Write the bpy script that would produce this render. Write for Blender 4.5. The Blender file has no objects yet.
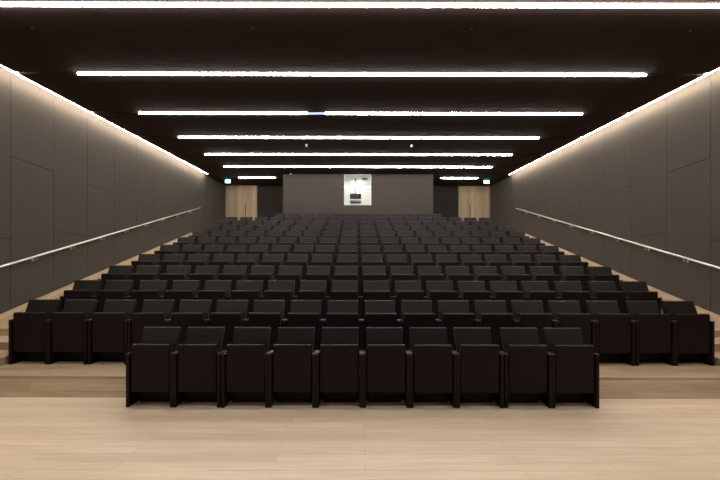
import bpy, bmesh, math
from mathutils import Vector

scene = bpy.context.scene
col = scene.collection
EYE = 1.82            # camera height above the stage floor
FPX = 390.0           # focal length in pixels of a 720 px wide frame
W = 0.55              # seat pitch across
PITCH = 0.95          # row pitch
RISE = 0.2225           # tier rise
HX = 6.28             # half width of the hall
CX = 6.10             # half width of the ceiling raft
CEIL = EYE + 3.15
BOOTH_Y = 15.75
BACK_Y = 18.55
FRONT_Y = -3.2
RISER_Y = 4.93        # first riser

# ------------------------------------------------------------------ materials
def new_mat(name):
    m = bpy.data.materials.new(name)
    m.use_nodes = True
    nt = m.node_tree
    return m, nt, nt.nodes['Principled BSDF']

def N(nt, t, **kw):
    n = nt.nodes.new(t)
    for k, v in kw.items():
        setattr(n, k, v)
    return n

def noisy(name, c1, c2, rough, scale=(1, 1, 1), nscale=8.0, bump=0.0, spec=0.5, metallic=0.0, sheen=0.0, srough=0.5, detail=4):
    m, nt, b = new_mat(name)
    tc = N(nt, 'ShaderNodeTexCoord')
    mp = N(nt, 'ShaderNodeMapping'); mp.inputs['Scale'].default_value = scale
    no = N(nt, 'ShaderNodeTexNoise'); no.inputs['Scale'].default_value = nscale; no.inputs['Detail'].default_value = detail
    mx = N(nt, 'ShaderNodeMix', data_type='RGBA')
    mx.inputs[6].default_value = (*c1, 1); mx.inputs[7].default_value = (*c2, 1)
    L = nt.links
    L.new(tc.outputs['Object'], mp.inputs['Vector']); L.new(mp.outputs[0], no.inputs['Vector'])
    L.new(no.outputs['Fac'], mx.inputs[0]); L.new(mx.outputs[2], b.inputs['Base Color'])
    b.inputs['Roughness'].default_value = rough
    b.inputs['Specular IOR Level'].default_value = spec
    b.inputs['Metallic'].default_value = metallic
    if sheen:
        b.inputs['Sheen Weight'].default_value = sheen
        b.inputs['Sheen Roughness'].default_value = srough
    if bump:
        bp = N(nt, 'ShaderNodeBump'); bp.inputs['Strength'].default_value = bump; bp.inputs['Distance'].default_value = 0.003
        L.new(no.outputs['Fac'], bp.inputs['Height']); L.new(bp.outputs[0], b.inputs['Normal'])
    return m

def oak_boards(name, c1, c2, dark, rough, board_w=0.13, board_l=2.1, contrast=1.0, vertical=False):
    """boards run along X; the cross direction is y + z so risers keep the pattern. vertical: boards run along Z"""
    m, nt, b = new_mat(name)
    L = nt.links
    tc = N(nt, 'ShaderNodeTexCoord')
    sp = N(nt, 'ShaderNodeSeparateXYZ'); L.new(tc.outputs['Object'], sp.inputs[0])
    cb = N(nt, 'ShaderNodeCombineXYZ')
    if vertical:
        L.new(sp.outputs['Z'], cb.inputs[0]); L.new(sp.outputs['X'], cb.inputs[1])
    else:
        ad = N(nt, 'ShaderNodeMath', operation='ADD')
        L.new(sp.outputs['Y'], ad.inputs[0]); L.new(sp.outputs['Z'], ad.inputs[1])
        L.new(sp.outputs['X'], cb.inputs[0]); L.new(ad.outputs[0], cb.inputs[1])
    br = N(nt, 'ShaderNodeTexBrick')
    br.inputs['Scale'].default_value = 1.0
    br.inputs['Brick Width'].default_value = board_l
    br.inputs['Row Height'].default_value = board_w
    br.inputs['Mortar Size'].default_value = 0.0016
    br.inputs['Mortar Smooth'].default_value = 0.3
    br.inputs['Bias'].default_value = 0.0
    br.offset = 0.37; br.offset_frequency = 2
    br.inputs['Color1'].default_value = (*c1, 1)
    br.inputs['Color2'].default_value = (*c2, 1)
    br.inputs['Mortar'].default_value = (*dark, 1)
    L.new(cb.outputs[0], br.inputs['Vector'])
    mp = N(nt, 'ShaderNodeMapping'); mp.inputs['Scale'].default_value = (0.9, 16, 1)
    L.new(cb.outputs[0], mp.inputs['Vector'])
    no = N(nt, 'ShaderNodeTexNoise'); no.inputs['Scale'].default_value = 2.2; no.inputs['Detail'].default_value = 6; no.inputs['Distortion'].default_value = 0.6
    L.new(mp.outputs[0], no.inputs['Vector'])
    mp2 = N(nt, 'ShaderNodeMapping'); mp2.inputs['Scale'].default_value = (0.35, 3.2, 1)
    L.new(cb.outputs[0], mp2.inputs['Vector'])
    n2 = N(nt, 'ShaderNodeTexNoise'); n2.inputs['Scale'].default_value = 1.6; n2.inputs['Detail'].default_value = 3
    L.new(mp2.outputs[0], n2.inputs['Vector'])
    r = N(nt, 'ShaderNodeMapRange'); r.inputs['From Min'].default_value = 0.3; r.inputs['From Max'].default_value = 0.7
    r.inputs['To Min'].default_value = 1 - 0.16 * contrast; r.inputs['To Max'].default_value = 1 + 0.12 * contrast
    L.new(no.outputs['Fac'], r.inputs['Value'])
    r2 = N(nt, 'ShaderNodeMapRange'); r2.inputs['From Min'].default_value = 0.3; r2.inputs['From Max'].default_value = 0.7
    r2.inputs['To Min'].default_value = 1 - 0.12 * contrast; r2.inputs['To Max'].default_value = 1 + 0.10 * contrast
    L.new(n2.outputs['Fac'], r2.inputs['Value'])
    mu = N(nt, 'ShaderNodeMath', operation='MULTIPLY'); L.new(r.outputs[0], mu.inputs[0]); L.new(r2.outputs[0], mu.inputs[1])
    vm = N(nt, 'ShaderNodeVectorMath', operation='SCALE')
    L.new(br.outputs['Color'], vm.inputs[0]); L.new(mu.outputs[0], vm.inputs['Scale'])
    L.new(vm.outputs[0], b.inputs['Base Color'])
    b.inputs['Roughness'].default_value = rough
    b.inputs['Specular IOR Level'].default_value = 0.35
    return m

def emit(name, c, strength):
    m, nt, b = new_mat(name)
    b.inputs['Base Color'].default_value = (0.8, 0.8, 0.8, 1)
    b.inputs['Emission Color'].default_value = (*c, 1)
    b.inputs['Emission Strength'].default_value = strength
    return m

M = {
    'stage_oak': oak_boards('stage_oak', (0.75, 0.60, 0.455), (0.66, 0.52, 0.385), (0.40, 0.29, 0.20), 0.42, contrast=0.6),
    'tier_oak': oak_boards('tier_oak', (0.52, 0.40, 0.265), (0.46, 0.345, 0.225), (0.3, 0.2, 0.12), 0.5, board_w=0.16, contrast=1.0),
    'door_oak': oak_boards('door_oak', (0.44, 0.335, 0.215), (0.33, 0.255, 0.17), (0.2, 0.14, 0.08), 0.5, board_w=0.17, board_l=5.0, contrast=1.3, vertical=True),
    'stringer_oak': noisy('stringer_oak', (0.52, 0.38, 0.25), (0.57, 0.425, 0.285), 0.5, (6, 0.5, 4), 3.0, spec=0.35),
    'felt': noisy('felt_cladding', (0.064, 0.054, 0.047), (0.080, 0.068, 0.059), 0.85, (1, 1, 1), 26.0, bump=0.3, spec=0.2),
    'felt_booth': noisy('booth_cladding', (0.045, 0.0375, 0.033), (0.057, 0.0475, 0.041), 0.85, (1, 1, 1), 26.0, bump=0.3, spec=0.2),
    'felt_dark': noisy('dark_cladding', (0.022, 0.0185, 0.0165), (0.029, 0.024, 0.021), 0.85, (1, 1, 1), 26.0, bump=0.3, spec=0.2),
    'recess': noisy('dark_recess', (0.012, 0.010, 0.009), (0.016, 0.013, 0.011), 0.9, spec=0.1),
    'ceiling': noisy('ceiling_veneer', (0.040, 0.0285, 0.0255), (0.050, 0.036, 0.032), 0.95, (1, 8, 1), 3.0, spec=0.04),
    'veneer': noisy('black_brown_veneer', (0.0085, 0.0036, 0.0040), (0.0125, 0.0056, 0.0060), 0.55, (14, 14, 1.2), 5.0, spec=0.22),
    'back_fabric': noisy('black_fabric', (0.0066, 0.0047, 0.0048), (0.0098, 0.0070, 0.0071), 0.5, (1, 1, 1), 60.0, bump=0.2, spec=0.2, sheen=0.15, srough=0.35),
    'arm': noisy('armrest_black', (0.022, 0.019, 0.018), (0.03, 0.026, 0.025), 0.35, nscale=30, spec=0.6),
    'steel': noisy('brushed_steel', (0.62, 0.59, 0.55), (0.72, 0.69, 0.65), 0.42, (40, 1, 1), 10, metallic=1.0),
    'dark_metal': noisy('dark_metal', (0.02, 0.02, 0.02), (0.03, 0.03, 0.03), 0.4, nscale=20),
    'grey_metal': noisy('grey_metal', (0.16, 0.17, 0.16), (0.22, 0.23, 0.22), 0.4, nscale=20),
    'white': noisy('white_paint', (0.76, 0.765, 0.73), (0.80, 0.805, 0.77), 0.7, nscale=5),
    'black_plastic': noisy('black_plastic', (0.010, 0.010, 0.010), (0.016, 0.016, 0.016), 0.45, nscale=20),
    'tube': emit('tube_light', (1.0, 0.93, 0.85), 52.0),
    'cool_tube': emit('cool_tube', (0.36, 0.55, 1.0), 0.85),
    'cove': emit('cove_light', (1.0, 0.885, 0.72), 78.0),
    'booth_light': emit('booth_light', (1.0, 0.99, 0.93), 13.0),
    'exit': emit('exit_face', (0.22, 0.95, 0.85), 9.0),
}
g, nt, b = new_mat('clear_glass')
b.inputs['Base Color'].default_value = (0.97, 1.0, 0.985, 1)
b.inputs['Transmission Weight'].default_value = 1.0
b.inputs['Roughness'].default_value = 0.0
b.inputs['IOR'].default_value = 1.05
M['glass'] = g

# ------------------------------------------------------------------ mesh helpers
def box(bm, x0, x1, y0, y1, z0, z1):
    vs = [bm.verts.new(p) for p in ((x0, y0, z0), (x1, y0, z0), (x1, y1, z0), (x0, y1, z0),
                                    (x0, y0, z1), (x1, y0, z1), (x1, y1, z1), (x0, y1, z1))]
    for f in ((0, 3, 2, 1), (4, 5, 6, 7), (0, 1, 5, 4), (1, 2, 6, 5), (2, 3, 7, 6), (3, 0, 4, 7)):
        bm.faces.new([vs[i] for i in f])

def prism_x(bm, prof, x0, x1):
    """prof: (y, z) outline; extruded along x"""
    a = [bm.verts.new((x0, y, z)) for y, z in prof]
    c = [bm.verts.new((x1, y, z)) for y, z in prof]
    n = len(prof)
    bm.faces.new(a); bm.faces.new(c[::-1])
    for i in range(n):
        bm.faces.new((a[i], c[i], c[(i + 1) % n], a[(i + 1) % n]))

def tube(bm, p0, p1, r, seg=12, r1=None):
    p0, p1 = Vector(p0), Vector(p1)
    d = (p1 - p0).normalized()
    u = d.orthogonal().normalized(); v = d.cross(u)
    rr = r if r1 is None else r1
    a = [bm.verts.new(p0 + r * (math.cos(t) * u + math.sin(t) * v)) for t in [2 * math.pi * i / seg for i in range(seg)]]
    c = [bm.verts.new(p1 + rr * (math.cos(t) * u + math.sin(t) * v)) for t in [2 * math.pi * i / seg for i in range(seg)]]
    bm.faces.new(a[::-1]); bm.faces.new(c)
    for i in range(seg):
        bm.faces.new((a[i], a[(i + 1) % seg], c[(i + 1) % seg], c[i]))

def build(name, bm, m, parent=None, bevel=0.0, smooth=False, loc=None, segs=2):
    bmesh.ops.recalc_face_normals(bm, faces=bm.faces)
    if bevel:
        bmesh.ops.bevel(bm, geom=list(bm.edges), offset=bevel, segments=segs, profile=0.6, affect='EDGES', clamp_overlap=True)
    me = bpy.data.meshes.new(name)
    if smooth:
        for f in bm.faces: f.smooth = True
    bm.to_mesh(me); bm.free()
    me.materials.append(m)
    o = bpy.data.objects.new(name, me)
    col.objects.link(o)
    if parent is not None: o.parent = parent
    if loc is not None: o.location = loc
    return o

def B(*args):
    bm = bmesh.new(); box(bm, *args); return bm

def empty(name, loc=(0, 0, 0), label=None, cat=None, group=None):
    o = bpy.data.objects.new(name, None)
    o.empty_display_size = 0.1
    col.objects.link(o); o.location = loc
    if label: o['label'] = label
    if cat: o['category'] = cat
    if group: o['group'] = group
    return o

def struct(name, bm, m, parent=None, **kw):
    o = build(name, bm, m, parent, **kw)
    if parent is None: o['kind'] = 'structure'
    return o

# ------------------------------------------------------------------ the setting
struct('floor', B(-HX - .3, HX + .3, FRONT_Y, RISER_Y, -0.2, 0.0), M['stage_oak'])

bm = bmesh.new()
for k in range(2, 13):
    y0 = RISER_Y + PITCH * (k - 2)
    if k == 2: y0 += .06
    y1 = RISER_Y + PITCH * (k - 1) if k < 12 else BACK_Y
    z = RISE * (k - 1)
    # tread board with a crisp nosing, on a slightly set-back riser
    box(bm, -HX + .002, HX - .002, y0, y1, z - 0.03, z)
    if k == 2:
        prism_x(bm, [(y0 - .15, z - RISE - .02), (y1, z - RISE - .02), (y1, z - .03), (y0 + .0006, z - .03)], -HX + .002, HX - .002)
    else:
        box(bm, -HX + .002, HX - .002, y0 + 0.004, y1, z - RISE - 0.02, z - 0.03)
tiers = struct('floor_tiers', bm, M['tier_oak'])

for side, sx in (('left', -1), ('right', 1)):
    bm = bmesh.new()
    for k in range(2, 12):
        y0 = RISER_Y + PITCH * (k - 2) + PITCH / 2
        z = RISE * (k - 1)
        xa, xb = sorted((sx * 5.03, sx * (HX - .19)))
        box(bm, xa, xb, y0, RISER_Y + PITCH * (k - 1) + .003, z + .001, z + RISE / 2)
    struct('aisle_steps_' + side, bm, M['tier_oak'])

def line_z(y):        # top of the oak skirting / foot of the wall cladding
    return min(max(0.2316 * y - 0.854, 0.12), 0.2316 * 14.6 - 0.854)

SEAM0 = 7.0
for side, sx in (('left', -1), ('right', 1)):
    # carcass
    xa, xb = sorted((sx * (HX + .025), sx * (HX + .3)))
    bm = B(xa, xb, FRONT_Y, BACK_Y + .3, -0.2, CEIL + 0.5)
    w = struct('wall_' + side, bm, M['recess'])
    # cladding boards standing 25 mm proud with open joints between them
    bm = bmesh.new()
    n0 = int((FRONT_Y - SEAM0)) - 1
    def panel(ya, yb, zba, zbb, zta, ztb):
        xi, xo = sx * HX, sx * (HX + .0245)
        pts = [(ya, zba), (yb, zbb), (yb, ztb), (ya, zta)]
        a = [bm.verts.new((xi, y, z)) for y, z in pts]
        c = [bm.verts.new((xo, y, z)) for y, z in pts]
        bm.faces.new(a); bm.faces.new(c[::-1])
        for i in range(4): bm.faces.new((a[i], c[i], c[(i + 1) % 4], a[(i + 1) % 4]))
    G = 0.0045
    for n in range(n0, 14):
        ya, yb = SEAM0 + n + G, SEAM0 + n + 1 - G
        ya = max(ya, FRONT_Y + .01); yb = min(yb, BACK_Y - .01)
        if yb - ya < 0.05: continue
        top = CEIL + 0.45
        # kinks of the foot line inside a panel are followed by splitting
        cuts = [ya] + [c for c in (4.206, 14.6) if ya + .02 < c < yb - .02] + [yb]
        for ca, cb_ in zip(cuts[:-1], cuts[1:]):
            if n % 2 == 0:
                s = EYE + 1.71 - 0.08 * n
            else:
                s = EYE + 0.42 + 0.06 * (n - 1)
            sa, sb = s, s - 0.08
            f = lambda y: sa + (sb - sa) * (y - ya) / (yb - ya)
            if n > 5 or f(ca) - line_z(cb_) < 0.3:
                panel(ca, cb_, line_z(ca), line_z(cb_), top, top)
            else:
                panel(ca, cb_, line_z(ca), line_z(cb_), f(ca) - G, f(cb_) - G)
                panel(ca, cb_, f(ca) + G, f(cb_) + G, top, top)
    c = build('wall_cladding', bm, M['felt'], w)
    # oak skirting that follows the rake
    bm = bmesh.new()
    pr = [(14.9, line_z(14.9)), (14.6, line_z(14.6)), (4.206, .12), (FRONT_Y + .01, .12), (FRONT_Y + .01, 0.001), (4.2, 0.001), (14.6, 2.2), (14.9, 2.2)]
    xa, xb = sorted((sx * (HX - .20), sx * (HX + .024)))
    prism_x(bm, [(y, z - .0015) for y, z in pr], xa, xb)
    xa, xb = sorted((sx * (HX - .016), sx * (HX + .024)))
    box(bm, xa, xb, 14.901, BACK_Y - .01, 2.4485, line_z(17) - .0015)
    struct('baseboard_' + side, bm, M['stringer_oak'])

# rear wall (behind the doors), with cladding
bm = B(-HX - .3, HX + .3, BACK_Y + .025, BACK_Y + .3, 2.0, CEIL + .5)
w = struct('wall_back', bm, M['recess'])
bm = bmesh.new()
for i in range(9):
    x0 = -4.785 + i * (9.57 / 9)
    box(bm, x0 + .003, x0 + 9.57 / 9 - .003, BACK_Y, BACK_Y + .024, 2.4475, CEIL + .1)
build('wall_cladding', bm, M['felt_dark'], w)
# wall behind the camera, closing the stage
struct('wall_front', B(-HX - .3, HX + .3, FRONT_Y - .2, FRONT_Y - .002, -.2, CEIL + .5), M['felt'])

# ceiling: a raft of boards with open slots for the lamps
LAMP_Y = [3.0, 4.96, 6.89, 8.84, 10.71, 12.56, 14.37, 16.52]
bm = bmesh.new()
edges = [FRONT_Y] + [v for y in LAMP_Y for v in (y - .045, y + .045)] + [BACK_Y + .02]
for a, c in zip(edges[0::2], edges[1::2]):
    xs = [-CX, -3.55, 0, 3.55, CX]
    for x0, x1 in zip(xs[:-1], xs[1:]):
        x0e = x0 + (.0015 if x0 > -CX else 0); x1e = x1 - (.0015 if x1 < CX else 0)
        box(bm, x0e, x1e, a + .001, c - .001, CEIL, CEIL + .03)
# the raft closes against the walls behind the end of the cove
for s in (-1, 1):
    xa, xb = sorted((s * (CX + .001), s * (HX - .001)))
    box(bm, xa, xb, 16.12, BACK_Y + .02, CEIL, CEIL + .03)
struct('ceiling', bm, M['ceiling'])
struct('ceiling_soffit', B(-HX - .02, HX + .02, FRONT_Y, BACK_Y + .02, CEIL + .32, CEIL + .42), M['recess'])
bm = bmesh.new()
box(bm, -CX + .02, CX - .02, FRONT_Y, BACK_Y, CEIL + .1, CEIL + .13)
struct('ceiling_backing', bm, M['recess'])

# ------------------------------------------------------------------ ceiling lamps
ordinal = {1: 'nearest', 2: 'second', 3: 'third', 4: 'fourth', 5: 'fifth', 6: 'sixth'}
def lamp(name_y, x0, x1, label, cool=None):
    t = empty('ceiling_light', ((x0 + x1) / 2, name_y, CEIL + .09), label, 'ceiling light', 'strip lights across the ceiling')
    xm = (x0 + x1) / 2; z0 = CEIL + .09; L = (x1 - x0) / 2
    bm = B(-L - .01, L + .01, -.03, .03, -.06, 0.0)
    build('housing', bm, M['dark_metal'], t)
    n = max(1, round((x1 - x0) / 1.46)); seg = (x1 - x0) / n
    bounds = [-L + i * seg for i in range(n)] + [L]
    if cool is not None:
        bounds[cool:cool + 2] = [bounds[cool], -1.19 - xm, -.78 - xm, bounds[cool + 1]]
        cool += 1; n += 2
    for i in range(n):
        a = bounds[i] + (.004 if i else 0); c = bounds[i + 1] - (.004 if i < n - 1 else 0)
        bm = bmesh.new(); tube(bm, (a, 0, -.100), (c, 0, -.100), .023, 10)
        build('light_tube', bm, M['cool_tube'] if cool == i else M['tube'], t, smooth=False)
    return t
for i, y in enumerate(LAMP_Y):
    k = i
    if k == 0:
        lamp(y, -5.0, 5.0, 'long white strip light over the stage, above the top edge of the view')
    elif k <= 6:
        lamp(y, -4.95 if k > 3 else -5.0, 4.93 if k > 3 else 5.03, {1: 'long white ceiling strip light nearest the viewer, running out of both picture sides',
                            2: 'second white ceiling strip light from the viewer, over the front seats',
                            3: 'third white ceiling strip light, with one bluish tube left of centre',
                            4: 'fourth white ceiling strip light from the viewer, over the middle rows',
                            5: 'fifth white ceiling strip light, last but one of the full-length ones',
                            6: 'farthest full-length white strip light, just in front of the projection booth'}[k],
             cool=2 if k == 3 else None)
    else:
        lamp(y, -5.05, -3.51, 'short white ceiling strip light left of the projection booth')
        lamp(y, 3.52, 5.06, 'short white ceiling strip light right of the projection booth')

# cove lights hidden between the raft and the side walls
for side, s in (('left', -1), ('right', 1)):
    t = empty('cove_light', (s * (CX + .03), 6.0, CEIL + .005), 'warm glowing cove light along the top of the %s wall' % side, 'cove light', 'cove lights')
    xa, xb = sorted((s * .0, s * .05))
    build('carrier', B(-.025, .025, FRONT_Y - 5.9, 15.85 - 6.0, .03, .06), M['dark_metal'], t)
    build('light_strip', B(-.013, .013, FRONT_Y - 5.9, 15.84 - 6.0, .0, .0295), M['cove'], t)

# ------------------------------------------------------------------ handrails
RX = HX - 0.085
def rail_z(y): return 0.2316 * y - 0.002
for side, s in (('left', -1), ('right', 1)):
    ys, ye = 5.2, 15.3
    t = empty('handrail', (s * RX, 10.4, rail_z(10.4)), 'slim steel handrail climbing along the %s wall' % side, 'handrail', 'stair handrails')
    o0 = Vector((s * RX, 10.4, rail_z(10.4)))
    bm = bmesh.new()
    tube(bm, Vector((s * RX, ys, rail_z(ys))) - o0, Vector((s * RX, ye, rail_z(ye))) - o0, .021, 16)
    build('rail', bm, M['steel'], t, smooth=False)
    n = 0
    y = 5.47
    while y < 15.2:
        bm = bmesh.new()
        p = Vector((s * RX, y, rail_z(y))) - o0
        q = p + Vector((0, 0, -.075))
        w = q + Vector((s * .078, 0, 0))
        tube(bm, p + Vector((0, 0, -.018)), q, .007, 8); tube(bm, q + Vector((0, 0, .005)), w, .007, 8)
        tube(bm, w + Vector((-s * .002, 0, 0)), w + Vector((s * .005, 0, 0)), .026, 14)
        build('bracket', bm, M['steel'], t)
        y += 1.0

# ------------------------------------------------------------------ projection booth
bc = 0.0; bh = 3.03
WZ0, WZ1 = EYE + 1.895, EYE + 3.135
wx0, wx1 = -0.56 + .081 - .0, 0.53 + .081
wx0, wx1 = -0.485 - .081 + 0.0, 0.605 - .081
bm = bmesh.new()
zb = 2.4475
box(bm, -bh, wx0, BOOTH_Y, BOOTH_Y + .12, zb, CEIL + .02)
box(bm, wx1, bh, BOOTH_Y, BOOTH_Y + .12, zb, CEIL + .02)
box(bm, wx0, wx1, BOOTH_Y, BOOTH_Y + .12, zb, WZ0)
box(bm, wx0, wx1, BOOTH_Y, BOOTH_Y + .12, WZ1, CEIL + .02)
for s in (-1, 1):
    xa, xb = sorted((s * bh, s * (bh - .12)))
    box(bm, xa, xb, BOOTH_Y + .12, BACK_Y, zb, CEIL + .02)
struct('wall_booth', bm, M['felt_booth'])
# white lining of the booth (room inside)
bm = bmesh.new()
X = bh - .125
box(bm, -X, wx0, BOOTH_Y + .121, BOOTH_Y + .14, zb, CEIL - .001)
box(bm, wx1, X, BOOTH_Y + .121, BOOTH_Y + .14, zb, CEIL - .001)
box(bm, wx0, wx1, BOOTH_Y + .121, BOOTH_Y + .14, zb, WZ0)
box(bm, wx0, wx1, BOOTH_Y + .121, BOOTH_Y + .14, WZ1, CEIL - .001)
box(bm, -X, X, BACK_Y - .9, BACK_Y - .88, zb, CEIL - .001)
box(bm, -X, -X + .02, BOOTH_Y + .14, BACK_Y - .9, zb, CEIL - .001)
box(bm, X - .02, X, BOOTH_Y + .14, BACK_Y - .9, zb, CEIL - .001)
box(bm, -X + .02, X - .02, BOOTH_Y + .14, BACK_Y - .9, CEIL - .025, CEIL - .002)
struct('wall_booth_lining', bm, M['white'])
# window
t = empty('window_1', ((wx0 + wx1) / 2, BOOTH_Y, WZ0)); t['kind'] = 'structure'
hw = (wx1 - wx0) / 2; hh = WZ1 - WZ0
bm = bmesh.new()
F = .022
box(bm, -hw, -hw + F, -.004, .118, 0, hh); box(bm, hw - F, hw, -.004, .118, 0, hh)
box(bm, -hw + F, hw - F, -.004, .118, 0, F); box(bm, -hw + F, hw - F, -.004, .118, hh - F, hh)
build('window_frame', bm, M['white'], t)
build('pane', B(-hw + F, hw - F, .05, .056, F, hh - F), M['glass'], t)

# inside: strip light, ceiling projector, grey unit on a stand
t = empty('booth_light', (0.02, 17.0, CEIL - .027), 'white strip light hanging across the inside of the projection booth', 'ceiling light')
build('housing', B(-1.2, 1.2, -.05, .05, -.26, -.22), M['white'], t)
bm = bmesh.new()
for x in (-1.0, 1.0): tube(bm, (x, 0, -.22), (x, 0, 0), .006, 8)
build('suspension', bm, M['white'], t)
build('diffuser', B(-1.18, 1.18, -.04, .04, -.30, -.2605), M['booth_light'], t, bevel=.008)
t = empty('pendant_lamp', (0.0, 17.4, CEIL - .025), 'small round bulb near the ceiling behind the projector in the booth', 'lamp')
bm = bmesh.new(); tube(bm, (0, 0, -.06), (0, 0, 0), .008, 8); build('cord', bm, M['white'], t)
bm = bmesh.new(); bmesh.ops.create_icosphere(bm, subdivisions=3, radius=.085)
for v in bm.verts: v.co.z = v.co.z * 1.05 - .14
build('bulb', bm, M['booth_light'], t, smooth=True)
PX = -0.105
t = empty('projector', (PX, 16.6, CEIL - .025), 'black projector hanging on a pole behind the booth window', 'projector')
bm = bmesh.new(); tube(bm, (0, .05, 0), (0, .05, -.02), .06, 16); tube(bm, (0, .05, -.02), (0, .05, -.66), .017, 12)
tube(bm, (0, .05, -.60), (0, .05, -.66), .035, 12)
build('ceiling_mount', bm, M['grey_metal'], t)
build('body', B(-.235, .235, -.17, .22, -.85, -.66), M['black_plastic'], t, bevel=.015)
bm = bmesh.new(); tube(bm, (.08, -.165, -.755), (.08, -.225, -.755), .055, 20, .05); build('lens', bm, M['dark_metal'], t)
bm = bmesh.new()
for i in range(5): box(bm, -.2, -.05, -.173, -.1695, -.82 + i * .025, -.81 + i * .025)
build('vent', bm, M['dark_metal'], t)

t = empty('equipment_stand', (PX, 16.6, 2.4475), 'white pedestal stand carrying the grey unit under the projector', 'stand')
build('base', B(-.22, .22, -.18, .2, .001, .03), M['white'], t, bevel=.006)
build('column', B(-.06, .06, -.05, .07, .03, 1.3875), M['white'], t, bevel=.005)
build('top_plate', B(-.24, .24, -.19, .21, 1.3875, 1.4125), M['white'], t, bevel=.005)
t = empty('amplifier', (PX, 16.6, 3.861), 'grey boxy unit on the white stand below the black projector', 'equipment')
build('body', B(-.235, .235, -.17, .2, .008, .14), M['grey_metal'], t, bevel=.008)
build('front_panel', B(-.2, .2, -.18, -.1705, .03, .075), M['black_plastic'], t)
bm = bmesh.new()
for x in (-.19, .19):
    for y in (-.13, .16): tube(bm, (x, y, 0), (x, y, .0085), .014, 10)
build('feet', bm, M['black_plastic'], t)
t = empty('ceiling_detector', (0.28, 16.2, CEIL - .025), 'small flat black device under the booth ceiling, right of the projector pole', 'detector')
build('body', B(-.11, .11, -.06, .06, -.115, -.07), M['black_plastic'], t, bevel=.006)
bm = bmesh.new(); tube(bm, (0, 0, -.07), (0, 0, -.0005), .014, 10); build('bracket', bm, M['white'], t)

# ------------------------------------------------------------------ oak door walls in the rear corners
for n, s in ((1, -1), (2, 1)):
    t = empty('door_%d' % n, (s * 5.53, BACK_Y, 2.4475)); t['kind'] = 'structure'
    H = CEIL - 2.4475
    # surround: full height oak boards around the leaf (hinged side towards the wall)
    xo = s * .86; xi = -s * .74
    # leaf spans from outer +.05 to inner -.45
    l0, l1 = sorted((xo - s * .06, xi + s * .44))
    a0, a1 = sorted((xo, xi))
    top = 2.30
    bm = bmesh.new()
    box(bm, a0, l0 - .006, -.03, .02, 0, H); box(bm, l1 + .006, a1, -.03, .02, 0, H)
    box(bm, l0 - .006, l1 + .006, -.03, .02, top + .008, H)
    build('door_surround', bm, M['door_oak'], t)
    leaf = build('door_leaf', B(l0, l1, -.022, .018, .008, top), M['door_oak'], t)
    hx = (l1 - .09) if s < 0 else (l0 + .09)
    bm = bmesh.new()
    tube(bm, (hx, -.075, .90), (hx, -.075, 1.62), .018, 12)
    for z in (.98, 1.54): tube(bm, (hx, -.075, z), (hx, -.02, z), .01, 8)
    build('door_handle', bm, M['dark_metal'], leaf)

# ------------------------------------------------------------------ exit signs
for side, x in (('left', -5.65), ('right', 5.58)):
    t = empty('exit_sign', (x, 16.95, CEIL), 'small glowing green exit sign above the %s door' % side, 'exit sign', 'exit signs')
    build('housing', B(-.12, .12, -.025, .025, -.17, -.02), M['dark_metal'], t, bevel=.006)
    build('sign_face', B(-.11, .11, -.031, -.0255, -.16, -.03), M['exit'], t)
    bm = bmesh.new(); tube(bm, (0, 0, -.02), (0, 0, 0), .012, 10); build('bracket', bm, M['dark_metal'], t)

# ------------------------------------------------------------------ ceiling fittings
for i, (x, lab) in enumerate(((-4.64, 'leftmost of four small dark ceiling sockets before the second strip light'),
                              (-1.54, 'small dark ceiling socket left of centre before the second strip light'),
                              (1.54, 'small dark ceiling socket right of centre before the second strip light'),
                              (4.64, 'rightmost of four small dark ceiling sockets before the second strip light'))):
    t = empty('ceiling_socket', (x, 5.51, CEIL), lab, 'ceiling fitting', 'dark ceiling sockets')
    bm = bmesh.new(); tube(bm, (0, 0, -.012), (0, 0, -.0005), .04, 20); build('rim', bm, M['recess'], t)
    bm = bmesh.new(); tube(bm, (0, 0, -.03), (0, 0, -.012), .018, 14); build('plug', bm, M['recess'], t)
for side, x in (('left', -1.54), ('right', 1.54)):
    t = empty('sprinkler_head', (x, 11.43, CEIL), 'small pale sprinkler head on the ceiling %s of centre, before the fifth strip light' % side, 'sprinkler', 'pale sprinkler heads')
    bm = bmesh.new(); tube(bm, (0, 0, -.012), (0, 0, .004), .04, 20); build('rosette', bm, M['white'], t)
    bm = bmesh.new(); tube(bm, (0, 0, -.055), (0, 0, -.012), .013, 12); tube(bm, (0, 0, -.062), (0, 0, -.055), .03, 14)
    build('nozzle', bm, M['white'], t)
t = empty('ceiling_sensor', (-2.70, 15.6, CEIL), 'small pale sensor under the ceiling at the booth wall, upper left', 'sensor')
bm = bmesh.new(); tube(bm, (0, 0, -.03), (0, 0, -.0005), .045, 20); build('base', bm, M['grey_metal'], t)
bm = bmesh.new(); bmesh.ops.create_icosphere(bm, subdivisions=2, radius=.036)
for v in bm.verts: v.co.z = v.co.z * .8 - .035
build('dome', bm, M['white'], t, smooth=True)

# ------------------------------------------------------------------ the auditorium seats
TH = 0.0365
def side_panel_bm(s):
    x0, x1 = sorted((s * (W / 2 - .0005), s * (W / 2 - TH)))
    bm = bmesh.new()
    prism_x(bm, [(0, 0.0), (.36, 0.0), (.36, .40), (.24, .42), (.23, .60), (.0, .615)], x0, x1)
    return bm

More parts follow.
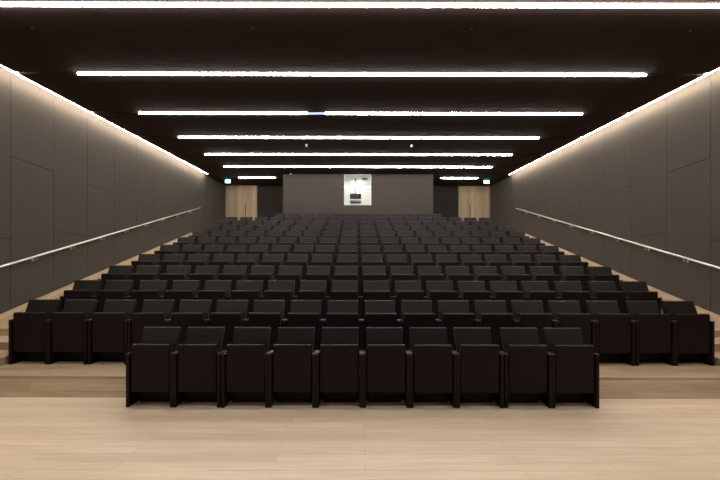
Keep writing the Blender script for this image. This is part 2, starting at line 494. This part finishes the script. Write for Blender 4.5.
def make_seat():
    root = empty('auditorium_seat')
    # tipped-up seat: veneered pan facing the stage, cushion behind it
    bm = bmesh.new()
    prism_x(bm, [(.018, .173), (.046, .168), (.060, .712), (.048, .732), (.022, .729), (.012, .712)], -.221, .221)
    seat = build('seat', bm, M['veneer'], root, bevel=.005)
    bm = bmesh.new()
    prism_x(bm, [(.0505, .22), (.150, .23), (.175, .40), (.150, .665), (.0615, .69)], -.205, .205)
    build('seat_cushion', bm, M['back_fabric'], seat, bevel=.010)
    # backrest: upright below, reclined upper part
    bm = bmesh.new()
    prism_x(bm, [(.20, .30), (.21, .60), (.240, .70), (.325, .868), (.345, .878), (.362, .868), (.33, .74), (.27, .60), (.26, .30)], -.2295, .2295)
    for v in bm.verts: v.co.x *= 0.93 + 0.07 * min(1, max(0, (v.co.z - .66) / .19))
    back = build('backrest', bm, M['back_fabric'], root, bevel=.006)
    # veneered back shell
    bm = bmesh.new()
    prism_x(bm, [(.2615, .28), (.2715, .60), (.3315, .738), (.3635, .862), (.378, .858), (.352, .735), (.29, .595), (.28, .28)], -.2285, .2285)
    for v in bm.verts: v.co.x *= (1.035 if v.co.z < .65 else 0.93 + 0.07 * min(1, max(0, (v.co.z - .66) / .19)))
    build('back_shell', bm, M['veneer'], back, bevel=.003)
    # plinth under the seat
    bm = B(-W / 2 + TH + .001, W / 2 - TH - .001, .23, .33, .012, .29)
    box(bm, -.19, .19, .175, .2295, .012, .26)
    box(bm, -.20, .20, .17, .36, 0, .012)
    build('plinth', bm, M['veneer'], root)
    for s in (-1, 1):
        p = build('side_panel', side_panel_bm(s), M['veneer'], root, bevel=.003)
        x0, x1 = sorted((s * (W / 2 - .0005), s * (W / 2 - TH)))
        bm = bmesh.new()
        prism_x(bm, [(-.002, .6155), (.228, .6005), (.228, .6165), (-.002, .634)], x0, x1)
        build('armrest', bm, M['arm'], p, bevel=.003)
    return root

proto = make_seat()
def copy_tree(o, parent=None):
    c = o.copy(); col.objects.link(c)
    if parent is not None: c.parent = parent
    for ch in list(o.children): copy_tree(ch, c)
    return c
ORD = ['', 'first', 'second', 'third', 'fourth', 'fifth', 'sixth', 'seventh', 'eighth', 'ninth', 'tenth', 'eleventh', 'twelfth']
first = True
for row in range(1, 13):
    n = 10 if row == 1 else (12 if row == 12 else 18)
    rowname = 'front row' if row == 1 else ('short back row' if row == 12 else ORD[row] + ' row from the front')
    for j in range(n):
        o = proto if first else copy_tree(proto)
        first = False
        sh = ((.014, .014, 0) if row == 1 else (.030, .030, .010) if row < 5 else (.004, .002, 0))
        e = min(j, n - 1 - j)
        dx = (sh[e] if e < 3 else 0) * (-1 if j < n // 2 else 1)
        o.location = ((j - (n - 1) / 2) * W + dx, 4.55 + PITCH * (row - 1), RISE * (row - 1))
        if j < n // 2:
            k, side = j + 1, 'left'
        else:
            k, side = n - j, 'right'
        if k == 1: pos = '%smost in the %s' % (side, rowname)
        elif k == n // 2: pos = 'just %s of centre in the %s' % (side, rowname)
        else: pos = '%s from the %s end of the %s' % (ORD[k], side, rowname)
        for ch in o.children:
            if ch.name.startswith('backrest'):
                ch.location.x = (.018 if row == 1 else (.030, .034, .010)[e] if row < 5 else 0) * (-1 if j < n // 2 else 1) if e < (2 if row == 1 else 3) else 0
        o['label'] = 'black folded seat, ' + pos
        o['category'] = 'seat'
        o['group'] = 'auditorium seats in the ' + rowname

# ------------------------------------------------------------------ world, camera, view
wd = bpy.data.worlds.new('world'); scene.world = wd
wd.use_nodes = True
wd.node_tree.nodes['Background'].inputs[0].default_value = (0, 0, 0, 1)
wd.node_tree.nodes['Background'].inputs[1].default_value = 0.0

cd = bpy.data.cameras.new('camera')
cam = bpy.data.objects.new('camera', cd); col.objects.link(cam)
cd.sensor_width = 36.0; cd.sensor_fit = 'HORIZONTAL'
cd.lens = FPX / 720 * 36.0
cd.shift_x = (360 - 356) / 720
cd.shift_y = 12 / 720
cd.clip_start = 0.05
cam.location = (-0.081, 0, EYE)
cam.rotation_euler = (math.radians(90), math.radians(-0.13), 0)
scene.camera = cam
scene.view_settings.view_transform = 'Standard'
scene.view_settings.look = 'None'
scene.view_settings.gamma = 1
scene.view_settings.use_curve_mapping = False
scene.view_settings.exposure = 0.3
